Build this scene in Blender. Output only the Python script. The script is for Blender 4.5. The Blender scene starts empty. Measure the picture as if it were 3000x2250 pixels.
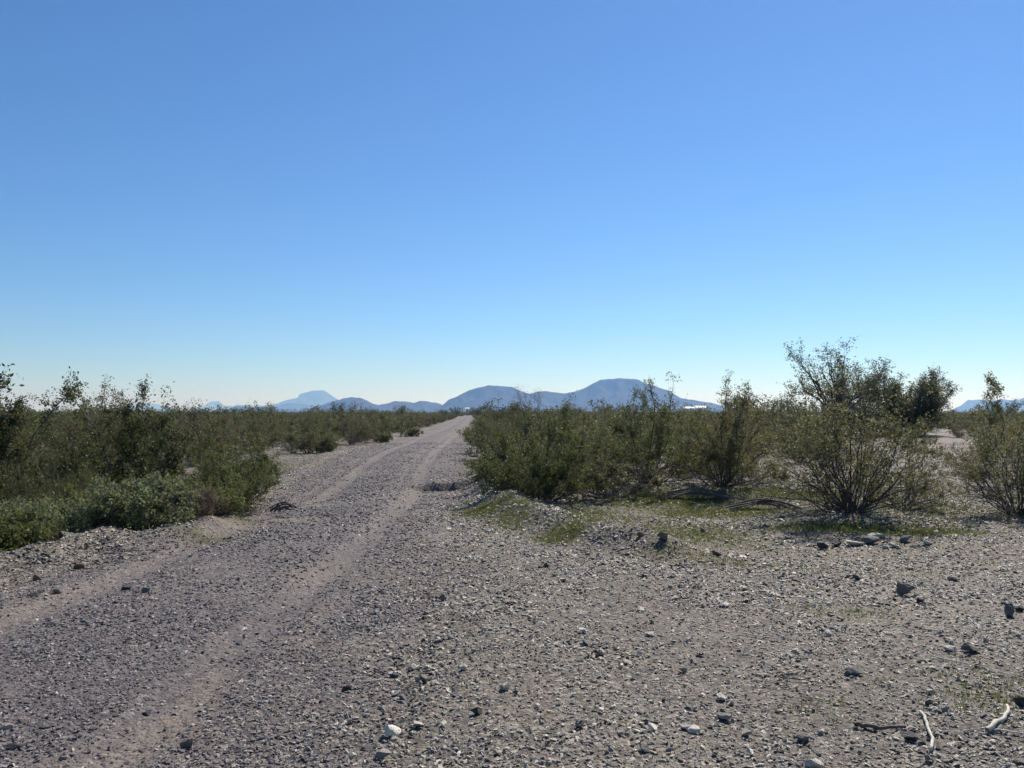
import bpy, bmesh, math, random
import numpy as np
from mathutils import Vector, noise as mnoise

scene = bpy.context.scene
R = math.radians

# ------------------------------------------------------------------ camera
cam_data = bpy.data.cameras.new("camera")
cam_data.sensor_width = 36.0
cam_data.lens = 28.8
cam_data.clip_start = 0.05
cam_data.clip_end = 90000.0
cam = bpy.data.objects.new("camera", cam_data)
scene.collection.objects.link(cam)
cam.location = (0.0, 0.0, 1.6)
cam.rotation_euler = (R(90.0 + 1.98), 0.0, 0.0)
scene.camera = cam

# ------------------------------------------------------------------ sky, sun, exposure
SUN_AZ = 30.0      # degrees to the right of the view direction (+Y)
SUN_EL = 44.0
world = bpy.data.worlds.new("World")
scene.world = world
world.use_nodes = True
wn = world.node_tree
bg = wn.nodes["Background"]
sky = wn.nodes.new("ShaderNodeTexSky")
sky.sky_type = 'NISHITA'
sky.sun_disc = False
sky.sun_elevation = R(SUN_EL)
sky.sun_rotation = R(SUN_AZ)
sky.altitude = 0.0
sky.air_density = 0.9
sky.dust_density = 0.05
sky.ozone_density = 10.0
hs = wn.nodes.new("ShaderNodeHueSaturation")
hs.inputs["Saturation"].default_value = 1.05
wn.links.new(sky.outputs[0], hs.inputs["Color"])
wn.links.new(hs.outputs[0], bg.inputs[0])
bg.inputs[1].default_value = 0.078

sd = bpy.data.lights.new("sun", 'SUN')
sd.energy = 4.2
sd.angle = R(0.53)
sd.color = (1.0, 0.93, 0.83)
sun = bpy.data.objects.new("sun", sd)
scene.collection.objects.link(sun)
dv = Vector((math.sin(R(SUN_AZ)) * math.cos(R(SUN_EL)), math.cos(R(SUN_AZ)) * math.cos(R(SUN_EL)), math.sin(R(SUN_EL))))
sun.rotation_euler = dv.to_track_quat('Z', 'Y').to_euler()
sun.location = (0, 0, 40)

scene.view_settings.view_transform = 'Standard'
scene.view_settings.look = 'None'
scene.view_settings.gamma = 1.0
scene.view_settings.use_curve_mapping = False
scene.view_settings.exposure = 0.62
scene.cycles.max_bounces = 6
scene.cycles.transparent_max_bounces = 8
scene.cycles.volume_bounces = 0

col = scene.collection

# ------------------------------------------------------------------ helpers
def tag(o, label=None, cat=None, group=None, kind=None):
    if label: o["label"] = label
    if cat: o["category"] = cat
    if group: o["group"] = group
    if kind: o["kind"] = kind
    return o

def mesh_np(name, V, F, mats=(), smooth=False):
    """mesh from numpy verts (n,3) and faces (m,k) or a list of such arrays"""
    me = bpy.data.meshes.new(name)
    V = np.asarray(V, np.float32)
    Fs = [np.asarray(f, np.int32) for f in (F if isinstance(F, list) else [F]) if len(f)]
    me.vertices.add(len(V)); me.vertices.foreach_set("co", V.ravel())
    loops = np.concatenate([f.ravel() for f in Fs])
    counts = np.concatenate([np.full(len(f), f.shape[1], np.int32) for f in Fs])
    starts = np.concatenate([[0], np.cumsum(counts)[:-1]]).astype(np.int32)
    me.loops.add(len(loops)); me.loops.foreach_set("vertex_index", loops)
    me.polygons.add(len(counts)); me.polygons.foreach_set("loop_start", starts)
    try: me.polygons.foreach_set("loop_total", counts)
    except Exception: pass
    me.polygons.foreach_set("use_smooth", np.full(len(counts), bool(smooth)))
    for m in mats: me.materials.append(m)
    me.update(calc_edges=True)
    me.validate()
    return me

def add_attr(me, name, arr):
    a = me.attributes.new(name, 'FLOAT', 'POINT')
    a.data.foreach_set("value", np.asarray(arr, np.float32))

def obj(name, me, parent=None):
    o = bpy.data.objects.new(name, me)
    col.objects.link(o)
    if parent: o.parent = parent
    return o

def empty(name, loc=(0, 0, 0), rz=0.0):
    o = bpy.data.objects.new(name, None)
    col.objects.link(o)
    o.empty_display_size = 0.2
    o.location = loc
    o.rotation_euler = (0, 0, rz)
    return o

def _hash(ix, iy, seed):
    h = (ix.astype(np.int64) * 374761393 + iy.astype(np.int64) * 668265263 + seed * 1274126177) & 0xFFFFFFFF
    h = ((h ^ (h >> 13)) * 1274126177) & 0xFFFFFFFF
    h = h ^ (h >> 16)
    return (h & 0xFFFFFF) / float(0xFFFFFF) * 2 - 1

def vnoise(x, y, seed=0):
    x = np.asarray(x, float); y = np.asarray(y, float)
    ix = np.floor(x); iy = np.floor(y)
    fx = x - ix; fy = y - iy
    fx = fx * fx * (3 - 2 * fx); fy = fy * fy * (3 - 2 * fy)
    a = _hash(ix, iy, seed); b = _hash(ix + 1, iy, seed)
    c = _hash(ix, iy + 1, seed); d = _hash(ix + 1, iy + 1, seed)
    return (a * (1 - fx) + b * fx) * (1 - fy) + (c * (1 - fx) + d * fx) * fy

def fbm(x, y, seed=0, oct=4):
    s = 0; amp = 1; tot = 0
    for k in range(oct):
        s = s + amp * vnoise(np.asarray(x) * 2 ** k, np.asarray(y) * 2 ** k, seed + k); tot += amp; amp *= .5
    return s / tot

def sstep(a, b, x):
    t = np.clip((np.asarray(x, float) - a) / (b - a), 0, 1)
    return t * t * (3 - 2 * t)

# ------------------------------------------------------------------ the lie of the land
_ry = np.array([-60, -20, 3, 5, 9, 13, 20, 31, 50, 75, 120, 170, 226, 330, 420])
_rx = np.array([-1.5, -2.4, -2.75, -2.8, -2.7, -2.75, -3.2, -3.9, -4.5, -5.2, -7.2, -9.7, -12.4, -17.6, -22.5])
_yy = np.linspace(-60, 420, 4801)
_xx = np.interp(_yy, _ry, _rx)
_k = np.ones(41) / 41.0
_xx = np.convolve(np.pad(_xx, 20, mode='edge'), _k, mode='valid')
def road_x(y): return np.interp(y, _yy, _xx)
def road_w(y): return np.interp(y, [-60, 5, 9, 13, 20, 31, 420], [2.5, 2.35, 2.0, 1.95, 2.5, 2.75, 2.75])

def seg_dist(x, y, P):
    """distance to a polyline in the ground plane"""
    best = np.full(np.shape(x), 1e9)
    for (ax, ay), (bx, by) in zip(P[:-1], P[1:]):
        dx, dy = bx - ax, by - ay
        t = np.clip(((x - ax) * dx + (y - ay) * dy) / (dx * dx + dy * dy), 0, 1)
        best = np.minimum(best, np.hypot(x - ax - t * dx, y - ay - t * dy))
    return best

WINDROW = [(-0.75, 19.0), (-0.35, 15.5), (0.05, 13.0), (0.75, 11.0), (1.25, 9.7), (1.7, 9.1)]
LEFT_BERM = [(-6.2, 7.0), (-5.0, 8.3), (-4.55, 9.4), (-4.1, 10.3), (-3.95, 11.2)]

def surface(x, y):
    """top of the ground, road sheet included"""
    x = np.asarray(x, float); y = np.asarray(y, float)
    return height(x, y) + .013 * (1 - sstep(.84, .98, np.abs(x - road_x(y)) / road_w(y)))

def height(x, y):
    x = np.asarray(x, float); y = np.asarray(y, float)
    near = 1 - sstep(60, 200, np.hypot(x, y))
    h = 0.07 * vnoise(x / 5.3, y / 5.3, 1) * near + 0.03 * vnoise(x / 1.3, y / 1.3, 2) * near
    h = h + 0.012 * vnoise(x / .35, y / .35, 3) * (1 - sstep(15, 40, np.hypot(x, y)))
    t = x - road_x(y); w = road_w(y)
    on = 1 - sstep(0.75, 1.15, np.abs(t) / w)
    wt = t + 0.08 * vnoise(y / 6, y * 0, 9)
    ruts = -0.045 * np.exp(-((np.abs(wt) - .95) / .19) ** 4) - .025 * np.exp(-((np.abs(wt + .45) - .95) / .15) ** 4) * sstep(14, 19, y)
    h = h * (1 - .75 * on) + on * (0.05 - 0.05 * (t / w) ** 2 + ruts)
    h = h + on * 0.03 * np.exp(-(t / .35) ** 2) * (.6 + .4 * vnoise(y / 2.0, y * 0, 8))
    # loose gravel thrown up along both edges
    bm_ = (.07 + .05 * vnoise(x / .8, y / .8, 7)) * np.exp(-((np.abs(t) / w - 1.08) / .13) ** 2)
    h = h + bm_ * np.where(t < 0, 1.0, sstep(12, 20, y)) * (1 - sstep(150, 300, y))
    # graded windrow of gravel right of the road, low bank left of it
    d = seg_dist(x, y, WINDROW)
    h = h + (0.22 + 0.06 * vnoise(x / .8, y / .8, 4) + .025 * vnoise(x / .25, y / .25, 44)) * np.exp(-(d / .40) ** 2) * (y > 0)
    d = seg_dist(x, y, LEFT_BERM)
    h = h + (0.17 + 0.09 * vnoise(x / .4, y / .4, 5)) * np.exp(-(d / .42) ** 2)
    # ground falls off behind the left bank
    h = h - 0.22 * sstep(.2, 1.4, -(x + 4.2 + 0.30 * (10 - y))) * (1 - sstep(20, 30, y)) * sstep(4, 7, y)
    # shallow wash crossing the road, with a cut bank on its far right side
    e = y - 18.2 - 0.25 * vnoise(x / .6, x * 0, 6) - .25 * (x + 1)
    wash = sstep(-6, -1.0, e) * (1 - sstep(-.10, .04, e))
    h = h - 0.17 * wash * sstep(-2.6, -1.7, x) * (1 - sstep(1.0, 2.6, x))
    # shallow flat right of the windrow
    h = h - 0.08 * np.exp(-(((x - 2.8) / 1.8) ** 2 + ((y - 9.8) / 1.2) ** 2))
    # mounds under the right hand shrubs
    for bx, by, r, a in ((.53, 14.3, 1.2, .10), (2.8, 16.2, 1.5, .12), (3.9, 15.3, 1.4, .10), (5.2, 12.6, 1.2, .06), (7.2, 11.8, 1.2, .06)):
        h = h + a * np.exp(-(((x - bx) / r) ** 2 + ((y - by) / r) ** 2))
    return h

def H(x, y): return float(height(np.array([x]), np.array([y]))[0])

# green winter growth: centre x, y, radius x, radius y, strength
GREEN = [(-.5, 12.8, .45, .7, 1.), (.62, 10.1, .38, .5, 1.), (.05, 11.6, .35, .8, .7), (2.4, 11.0, 1.0, .8, .7),
         (3.3, 13.1, 1.3, 1.0, .8), (4.7, 11.5, 1.3, .55, 1.), (5.7, 11.1, .9, .4, .9), (2.62, 4.5, .35, .35, .55),
         (2.65, 6.6, .5, .35, .45), (1.7, 4.4, .25, .2, .45), (5.2, 15.2, 1.6, 1.2, .8), (2.6, 14.4, 1.4, 1.0, .9),
         (-3.75, 9.9, .5, .3, .8), (-3.9, 11.6, .5, .6, .7), (2.1, 8.75, .9, .35, .55), (1.0, 13.0, .8, .7, .7),
         (-7.0, 19.0, 1.2, 2.5, .5), (-8.0, 25.0, 1.5, 3.0, .5), (7.0, 14, 1.5, 1.2, .6), (8.2, 10.6, 1.2, .5, .5),
         (-.9, 14.6, .35, .6, .5), (5.6, 18.5, 2.0, 1.5, .5)]
GREEN += [(1.6, 12.0, 1.6, 1.2, .45), (4.0, 14.5, 2.6, 1.6, .5), (6.2, 12.5, 2.0, 1.4, .45), (3.6, 8.6, 1.6, .6, .3), (0.0, 12.4, .5, 1.6, .6), (.9, 10.6, .5, .9, .6), (6.5, 8.5, 1.5, .8, .3), (2.9, 4.9, .7, .5, .35), (8.5, 17, 3, 3, .4)]
MOSS = [(2.8, 10.4, 2.2, .9, .7), (5.0, 10.2, 2.0, .6, .55), (1.2, 11.9, .7, .9, .6), (3.5, 14.5, 3.0, 2.0, .5), (2.1, 8.9, 1.2, .4, .8), (1.6, 9.4, .5, .4, .5), (-4.0, 11.8, .5, .9, .8), (-3.6, 10.2, .6, .3, .7), (3.5, 9.6, 1.6, .5, .5), (2.6, 7.5, .9, .3, .35)]
TAN = [(-1.70, 4.2, .17, .9, 1.0), (-1.5, 6.1, .2, .9, .5), (-1.9, 8.0, .3, .7, .4), (-3.1, 11.6, .55, .28, 1.), (-3.55, 10.9, .5, .22, .8),
       (-3.3, 13.6, .45, .35, .9), (-1.4, 12.7, .55, .25, .8), (-.6, 15.8, .3, .9, .6), (-4.0, 6.3, .3, 1.2, .55), (-3.0, 4.0, .3, .5, .45)]

def blobs(x, y, B, seed):
    m = np.zeros(np.shape(x))
    wob = 1 + .75 * fbm(x / .5, y / .5, seed, 3)
    for bx, by, rx, ry, s in B:
        d2 = ((x - bx) / rx) ** 2 + ((y - by) / ry) ** 2
        m = np.maximum(m, s * np.clip(1.25 * np.exp(-d2 * wob) - .12, 0, 1))
    return m

# ------------------------------------------------------------------ materials
def new_mat(name):
    m = bpy.data.materials.new(name)
    m.use_nodes = True
    nt = m.node_tree
    return m, nt, nt.nodes["Principled BSDF"]

def N(nt, typ, **kw):
    n = nt.nodes.new(typ)
    for k, v in kw.items(): setattr(n, k, v)
    return n

def ramp(nt, stops, fac=None, interp='LINEAR'):
    r = N(nt, "ShaderNodeValToRGB")
    r.color_ramp.interpolation = interp
    el = r.color_ramp.elements
    while len(el) < len(stops): el.new(.5)
    for e, (p, c) in zip(el, stops): e.position = p; e.color = (*c, 1)
    if fac is not None: nt.links.new(fac, r.inputs[0])
    return r

def mixc(nt, a, b, fac, mode='MIX'):
    m = N(nt, "ShaderNodeMix", data_type='RGBA', blend_type=mode)
    for sock, v in ((m.inputs[6], a), (m.inputs[7], b)):
        if isinstance(v, tuple): sock.default_value = (*v, 1)
        else: nt.links.new(v, sock)
    if isinstance(fac, (int, float)): m.inputs[0].default_value = fac
    else: nt.links.new(fac, m.inputs[0])
    return m.outputs[2]

def mathn(nt, op, a, b=0.0, clamp=False):
    m = N(nt, "ShaderNodeMath", operation=op, use_clamp=clamp)
    for sock, v in ((m.inputs[0], a), (m.inputs[1], b)):
        if isinstance(v, (int, float)): sock.default_value = v
        else: nt.links.new(v, sock)
    return m.outputs[0]

def gravel_ground(name, stops, soil, green=(.095, .100, .046), moss=(.130, .108, .062), tan=(.220, .182, .148), cell=48.0, stops2=None):
    """loose stones too fine to model, over dusty soil; masks for growth and bare dirt come with the mesh"""
    m, nt, b = new_mat(name)
    L = nt.links
    tc = N(nt, "ShaderNodeTexCoord")
    vo = N(nt, "ShaderNodeTexVoronoi"); vo.inputs["Scale"].default_value = cell
    L.new(tc.outputs["Object"], vo.inputs["Vector"])
    sep = N(nt, "ShaderNodeSeparateColor"); L.new(vo.outputs["Color"], sep.inputs[0])
    c1 = ramp(nt, stops, sep.outputs[0])
    vo2 = N(nt, "ShaderNodeTexVoronoi"); vo2.inputs["Scale"].default_value = cell * .36
    L.new(tc.outputs["Object"], vo2.inputs["Vector"])
    sep2 = N(nt, "ShaderNodeSeparateColor"); L.new(vo2.outputs["Color"], sep2.inputs[0])
    c2 = ramp(nt, stops, sep2.outputs[1])
    base = mixc(nt, c1.outputs[0], c2.outputs[0], .35)
    if stops2:
        e1 = ramp(nt, stops2, sep.outputs[0]); e2 = ramp(nt, stops2, sep2.outputs[1])
        ed = N(nt, "ShaderNodeAttribute"); ed.attribute_name = "edge"
        base = mixc(nt, base, mixc(nt, e1.outputs[0], e2.outputs[0], .35), ed.outputs["Fac"])
    n1 = N(nt, "ShaderNodeTexNoise"); n1.inputs["Scale"].default_value = 2.2; n1.inputs["Detail"].default_value = 8
    n1.inputs["Roughness"].default_value = .65
    L.new(tc.outputs["Object"], n1.inputs["Vector"])
    soilmix = ramp(nt, [(.42, (0, 0, 0)), (.66, (1, 1, 1))], n1.outputs[0])
    base = mixc(nt, base, soil, mathn(nt, 'MULTIPLY', soilmix.outputs[0], .6))
    n2 = N(nt, "ShaderNodeTexNoise"); n2.inputs["Scale"].default_value = .35; n2.inputs["Detail"].default_value = 5
    L.new(tc.outputs["Object"], n2.inputs["Vector"])
    tone = ramp(nt, [(.3, (.80, .79, .82)), (.7, (1.18, 1.17, 1.12))], n2.outputs[0])
    base = mixc(nt, base, tone.outputs[0], 1.0, 'MULTIPLY')
    for attr, colr, amt in (("tan", tan, .85), ("moss", moss, .75), ("green", green, .6)):
        a = N(nt, "ShaderNodeAttribute"); a.attribute_name = attr
        br = mathn(nt, 'MULTIPLY', a.outputs["Fac"], mathn(nt, 'ADD', mathn(nt, 'MULTIPLY', n1.outputs[0], 1.3), .35), True)
        base = mixc(nt, base, colr, mathn(nt, 'MULTIPLY', br, amt))
    L.new(base, b.inputs["Base Color"])
    b.inputs["Roughness"].default_value = .82
    b.inputs["Specular IOR Level"].default_value = .25
    hgt = mathn(nt, 'ADD', mathn(nt, 'MULTIPLY', vo.outputs["Distance"], -.5), mathn(nt, 'MULTIPLY', vo2.outputs["Distance"], -.8))
    fine = N(nt, "ShaderNodeTexNoise"); fine.inputs["Scale"].default_value = 160; fine.inputs["Detail"].default_value = 3
    L.new(tc.outputs["Object"], fine.inputs["Vector"])
    hgt = mathn(nt, 'ADD', hgt, mathn(nt, 'MULTIPLY', fine.outputs[0], .35))
    bp = N(nt, "ShaderNodeBump"); bp.inputs["Strength"].default_value = 1.0; bp.inputs["Distance"].default_value = .018
    L.new(hgt, bp.inputs["Height"]); L.new(bp.outputs[0], b.inputs["Normal"])
    return m

GREYS = [(0.0, (0.031, 0.028, 0.027)), (.25, (0.075, 0.067, 0.061)), (.55, (0.133, 0.118, 0.105)), (.82, (0.212, 0.189, 0.161)), (1.0, (0.424, 0.384, 0.313))]
ROADS = [(0.0, (0.032, 0.029, 0.031)), (.25, (0.078, 0.070, 0.072)), (.6, (0.133, 0.120, 0.121)), (.9, (0.207, 0.188, 0.180)), (1.0, (0.389, 0.355, 0.317))]
M_ground = gravel_ground("ground_gravel", GREYS, (0.187, 0.161, 0.124))
M_road = gravel_ground("road_gravel", ROADS, (0.168, 0.146, 0.135), cell=52.0, stops2=GREYS)

def stone_mat(name, stops, rough=.55, spec=.5, dust=.35):
    m, nt, b = new_mat(name)
    L = nt.links
    oi = N(nt, "ShaderNodeObjectInfo")
    c = ramp(nt, stops, oi.outputs["Random"])
    tc = N(nt, "ShaderNodeTexCoord")
    n = N(nt, "ShaderNodeTexNoise"); n.inputs["Scale"].default_value = 3.0; n.inputs["Detail"].default_value = 6
    L.new(tc.outputs["Object"], n.inputs["Vector"])
    r = ramp(nt, [(.3, (.62, .60, .60)), (.7, (1.3, 1.28, 1.22))], n.outputs[0])
    L.new(mixc(nt, c.outputs[0], r.outputs[0], dust * 2, 'MULTIPLY'), b.inputs["Base Color"])
    fr = mathn(nt, 'FRACT', mathn(nt, 'MULTIPLY', oi.outputs["Random"], 17.3))
    L.new(mathn(nt, 'ADD', mathn(nt, 'MULTIPLY', fr, .35), rough), b.inputs["Roughness"])
    b.inputs["Specular IOR Level"].default_value = spec
    bp = N(nt, "ShaderNodeBump"); bp.inputs["Strength"].default_value = .4; bp.inputs["Distance"].default_value = .1
    n3 = N(nt, "ShaderNodeTexNoise"); n3.inputs["Scale"].default_value = 9.0; n3.inputs["Detail"].default_value = 5
    L.new(tc.outputs["Object"], n3.inputs["Vector"])
    L.new(n3.outputs[0], bp.inputs["Height"]); L.new(bp.outputs[0], b.inputs["Normal"])
    return m

M_stone = stone_mat("desert_stone", [(0, (0.047, 0.039, 0.034)), (.18, (0.105, 0.092, 0.079)), (.42, (0.218, 0.195, 0.160)), (.70, (0.385, 0.343, 0.279)), (1, (0.670, 0.604, 0.493))], rough=.32, spec=.7)
M_stone_road = stone_mat("road_stone", [(0, (0.048, 0.042, 0.047)), (.3, (0.120, 0.107, 0.113)), (.65, (0.210, 0.190, 0.192)), (.9, (0.342, 0.312, 0.292)), (1, (0.581, 0.540, 0.489))], rough=.42, spec=.5)

def plain_rock(name, c, rough=.7):
    return stone_mat(name, [(0, tuple(v * .92 for v in c)), (1, tuple(v * 1.08 for v in c))], rough, .35)
M_rock_dark = plain_rock("dark_varnished_rock", (.055, .052, .052), .6)
M_rock_grey = plain_rock("grey_rock", (.15, .145, .14))
M_rock_brown = plain_rock("brown_rock", (.17, .13, .105))
M_rock_red = plain_rock("reddish_rock", (.19, .12, .095))
M_rock_pale = plain_rock("pale_rock", (.52, .49, .42))
M_rock_white = plain_rock("chalk_white_rock", (.70, .67, .58))

def wood_mat(name, c1, c2, scale=14):
    m, nt, b = new_mat(name)
    tc = N(nt, "ShaderNodeTexCoord")
    n = N(nt, "ShaderNodeTexNoise"); n.inputs["Scale"].default_value = scale; n.inputs["Detail"].default_value = 5
    nt.links.new(tc.outputs["Object"], n.inputs["Vector"])
    r = ramp(nt, [(.3, c1), (.7, c2)], n.outputs[0])
    nt.links.new(r.outputs[0], b.inputs["Base Color"])
    b.inputs["Roughness"].default_value = .8
    return m
M_stem = wood_mat("grey_brown_stem", (.045, .038, .032), (.10, .088, .075))
M_stem_pale = wood_mat("weathered_pale_stem", (.11, .10, .09), (.20, .185, .165))
M_dead = wood_mat("dry_reddish_twig", (.10, .065, .048), (.20, .14, .105))
M_driftwood = wood_mat("bleached_wood", (.42, .38, .31), (.66, .61, .52), 25)
M_logdark = wood_mat("weathered_dark_wood", (.06, .05, .042), (.13, .11, .095), 25)
M_bark_green = wood_mat("green_bark", (.045, .05, .028), (.085, .09, .05))

def leaf_mat(name, dark, mid, light, trans, tfac=.42, rough=.55, spec=.16):
    m, nt, b = new_mat(name)
    L = nt.links
    at = N(nt, "ShaderNodeAttribute"); at.attribute_name = "tint"
    oi = N(nt, "ShaderNodeObjectInfo")
    f = mathn(nt, 'ADD', mathn(nt, 'MULTIPLY', at.outputs["Fac"], .66), mathn(nt, 'MULTIPLY', oi.outputs["Random"], .34))
    c = ramp(nt, [(0.08, dark), (.48, mid), (.82, light)], f)
    L.new(c.outputs[0], b.inputs["Base Color"])
    b.inputs["Roughness"].default_value = rough
    b.inputs["Specular IOR Level"].default_value = spec
    tr = N(nt, "ShaderNodeBsdfTranslucent")
    L.new(mixc(nt, c.outputs[0], trans, .55), tr.inputs[0])
    mx = N(nt, "ShaderNodeMixShader"); mx.inputs[0].default_value = tfac
    L.new(b.outputs[0], mx.inputs[1]); L.new(tr.outputs[0], mx.inputs[2])
    out = [n for n in nt.nodes if n.type == 'OUTPUT_MATERIAL'][0]
    L.new(mx.outputs[0], out.inputs[0])
    return m
M_leaf = leaf_mat("creosote_leaf", (.044, .054, .020), (.096, .113, .041), (.235, .255, .105), (.20, .215, .06), .34)
M_leaf_b = leaf_mat("olive_brown_creosote_leaf", (.048, .049, .021), (.105, .103, .042), (.255, .238, .11), (.22, .20, .065), .34)
M_leaf_deep = leaf_mat("deep_green_creosote_leaf", (.034, .042, .018), (.074, .088, .034), (.19, .205, .085), (.17, .18, .05), .28)
M_leaf_pale = leaf_mat("pale_creosote_leaf", (.070, .074, .036), (.14, .14, .066), (.25, .24, .13), (.24, .23, .09), .42)
M_leaf_far = leaf_mat("distant_shrub_leaf", (.044, .050, .025), (.090, .098, .047), (.20, .205, .10), (.18, .18, .065), .36)
M_leaf_grey = leaf_mat("grey_green_leaf", (.085, .10, .055), (.155, .175, .095), (.25, .27, .16), (.20, .23, .09), .48, .6, .1)
M_leaf_lush = leaf_mat("fresh_green_leaf", (.052, .062, .022), (.100, .117, .040), (.185, .20, .075), (.17, .19, .05), .40)
M_leaf_wispy = leaf_mat("wispy_shrub_leaf", (.044, .050, .020), (.092, .098, .038), (.17, .172, .068), (.16, .165, .045), .32)
M_leaf_tree = leaf_mat("desert_tree_leaf", (.036, .044, .022), (.066, .078, .036), (.115, .125, .058), (.11, .12, .04), .36)
M_leaf_brown = leaf_mat("dry_brown_leaf", (.075, .066, .038), (.125, .11, .062), (.19, .165, .095), (.16, .135, .06), .38)
M_grass = leaf_mat("winter_grass", (.078, .090, .034), (.138, .155, .054), (.22, .23, .09), (.19, .21, .055), .38)

# ------------------------------------------------------------------ ground sheet and road
def axis(fine_lo, fine_hi, step, lo, hi, growth):
    a = list(np.arange(fine_lo, fine_hi + 1e-6, step))
    s = step
    while a[-1] < hi: s *= growth; a.append(min(a[-1] + s, hi))
    s = step
    pre = []
    p = fine_lo
    while p > lo: s *= growth; p = max(p - s, lo); pre.append(p)
    return np.array(pre[::-1] + a)

EXT = 26500.0
gx = axis(-7.5, 8.5, .065, -EXT, EXT, 1.085)
gy = axis(2.5, 20.0, .065, -EXT, EXT, 1.06)
X, Y = np.meshgrid(gx, gy)
Z = height(X, Y)
inroad = np.clip(1 - sstep(.75, 1.0, np.abs(X - road_x(Y)) / road_w(Y)), 0, 1) * (Y < 400) * (Y > -55)
Z = Z - .05 * inroad
V = np.stack([X.ravel(), Y.ravel(), Z.ravel()], 1)
nx, ny = len(gx), len(gy)
i = (np.arange(ny - 1)[:, None] * nx + np.arange(nx - 1)[None, :]).ravel()
F = np.stack([i, i + 1, i + nx + 1, i + nx], 1)
me = mesh_np("ground", V, F, [M_ground], True)
add_attr(me, "green", blobs(X, Y, GREEN, 20).ravel())
add_attr(me, "moss", blobs(X, Y, MOSS, 30).ravel())
add_attr(me, "tan", (blobs(X, Y, TAN, 40) * .6).ravel())
ground = tag(obj("ground", me), "stony desert floor of loose grey gravel", kind="structure")

ys = np.concatenate([np.arange(-50, 2.5, .8), np.arange(2.5, 22, .07), 22 + np.cumsum(.07 * 1.02 ** np.arange(260))])
ys = ys[ys < 400]
ts = np.linspace(-1.12, 1.12, 75)
YY, TT = np.meshgrid(ys, ts, indexing='ij')
edge = .10 * fbm(YY / .9, np.sign(TT) * 7.0, 50, 3) * np.abs(TT) ** 3
XX = road_x(YY) + (TT + edge) * road_w(YY)
ZZ = height(XX, YY) + .012 - .075 * sstep(.86, 1.12, np.abs(TT))
V = np.stack([XX.ravel(), YY.ravel(), ZZ.ravel()], 1)
nx, ny = len(ts), len(ys)
i = (np.arange(ny - 1)[:, None] * nx + np.arange(nx - 1)[None, :]).ravel()
F = np.stack([i, i + 1, i + nx + 1, i + nx], 1)
me = mesh_np("gravel_road", V, F, [M_road], True)
Tm = XX - road_x(YY)
track = np.exp(-((np.abs(Tm + .08 * vnoise(YY / 6, YY * 0, 9)) - .95) / .20) ** 4) * (.60 + .40 * vnoise(YY / 1.7, Tm / .8, 61))
track = np.maximum(track, .6 * np.exp(-((np.abs(Tm + .45) - .95) / .15) ** 4) * (.5 + .5 * vnoise(YY / 2.3, Tm / .5, 62)) * sstep(14, 19, YY))
track = track * np.where(YY < 17, .42, .52) * (.65 + .5 * fbm(XX / .35, YY / .9, 63, 3))
add_attr(me, "tan", np.clip(np.maximum(track, blobs(XX, YY, TAN, 40)), 0, 1).ravel())
add_attr(me, "green", (blobs(XX, YY, GREEN, 20) * .7).ravel())
add_attr(me, "moss", blobs(XX, YY, MOSS, 30).ravel())
add_attr(me, "edge", np.clip(sstep(.45, 1.0, np.abs(TT) + .35 * fbm(XX / .7, YY / .7, 51, 3)), 0, 1).ravel())
road = tag(obj("gravel_road", me), "graded purple grey gravel road with wheel tracks leading to the hills", kind="structure")

# ------------------------------------------------------------------ hills
def hill_mat(name, c1, c2):
    m, nt, b = new_mat(name)
    tc = N(nt, "ShaderNodeTexCoord")
    n = N(nt, "ShaderNodeTexNoise"); n.inputs["Scale"].default_value = .012; n.inputs["Detail"].default_value = 9
    n.inputs["Roughness"].default_value = .65
    nt.links.new(tc.outputs["Object"], n.inputs["Vector"])
    r = ramp(nt, [(.35, c1), (.65, c2)], n.outputs[0])
    nt.links.new(r.outputs[0], b.inputs["Base Color"])
    b.inputs["Roughness"].default_value = .95
    b.inputs["Specular IOR Level"].default_value = .05
    return m
M_hill = hill_mat("dry_hill_slopes", (.026, .025, .025), (.050, .046, .042))

def hill(name, label, D, pts, spread, seed, rough=.24, nv=34, bench=1.25):
    """a ridge with real depth: crest heights along x at distance D, slopes falling to both sides with gullies"""
    P = np.array(pts, float)
    x = np.linspace(P[0, 0], P[-1, 0], 260)
    z = np.interp(x, P[:, 0], P[:, 1])
    k = np.array([1, 2, 1]) / 4.
    z = np.convolve(np.pad(z, 1, mode='edge'), k, mode='valid')
    zmax = z.max()
    z = z + rough * .22 * zmax * fbm(x / (zmax * .45), x * 0, seed, 4) * sstep(0, .3 * zmax, z)
    v = np.linspace(-1, 1, nv * 2 + 1)
    Xg, Vg = np.meshgrid(x, v, indexing='ij')
    Zc = z[:, None] * np.ones_like(Vg)
    wid = spread * (0.45 + .55 * (Zc / zmax))
    fall = np.clip(1 - np.abs(Vg), 0, 1) ** bench
    gul = -np.abs(fbm(Xg / (zmax * .55) + 3, Vg * 2.2, seed + 5, 4)) * 1.2
    Zg = Zc * fall * (1 + .85 * gul * np.clip(np.abs(Vg) * 3, 0, 1) * (1 - np.abs(Vg)))
    Yg = D + Vg * wid + .12 * spread * vnoise(Xg / spread, Xg * 0, seed + 9)
    Zg = Zg - 3.0
    Vt = np.stack([Xg.ravel(), Yg.ravel(), Zg.ravel()], 1)
    n = Vg.shape[1]; m = len(x)
    i = (np.arange(m - 1)[:, None] * n + np.arange(n - 1)[None, :]).ravel()
    me = mesh_np(name, Vt, np.stack([i, i + n, i + n + 1, i + 1], 1), [M_hill], True)
    return tag(obj(name, me), label, kind="structure")

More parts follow.
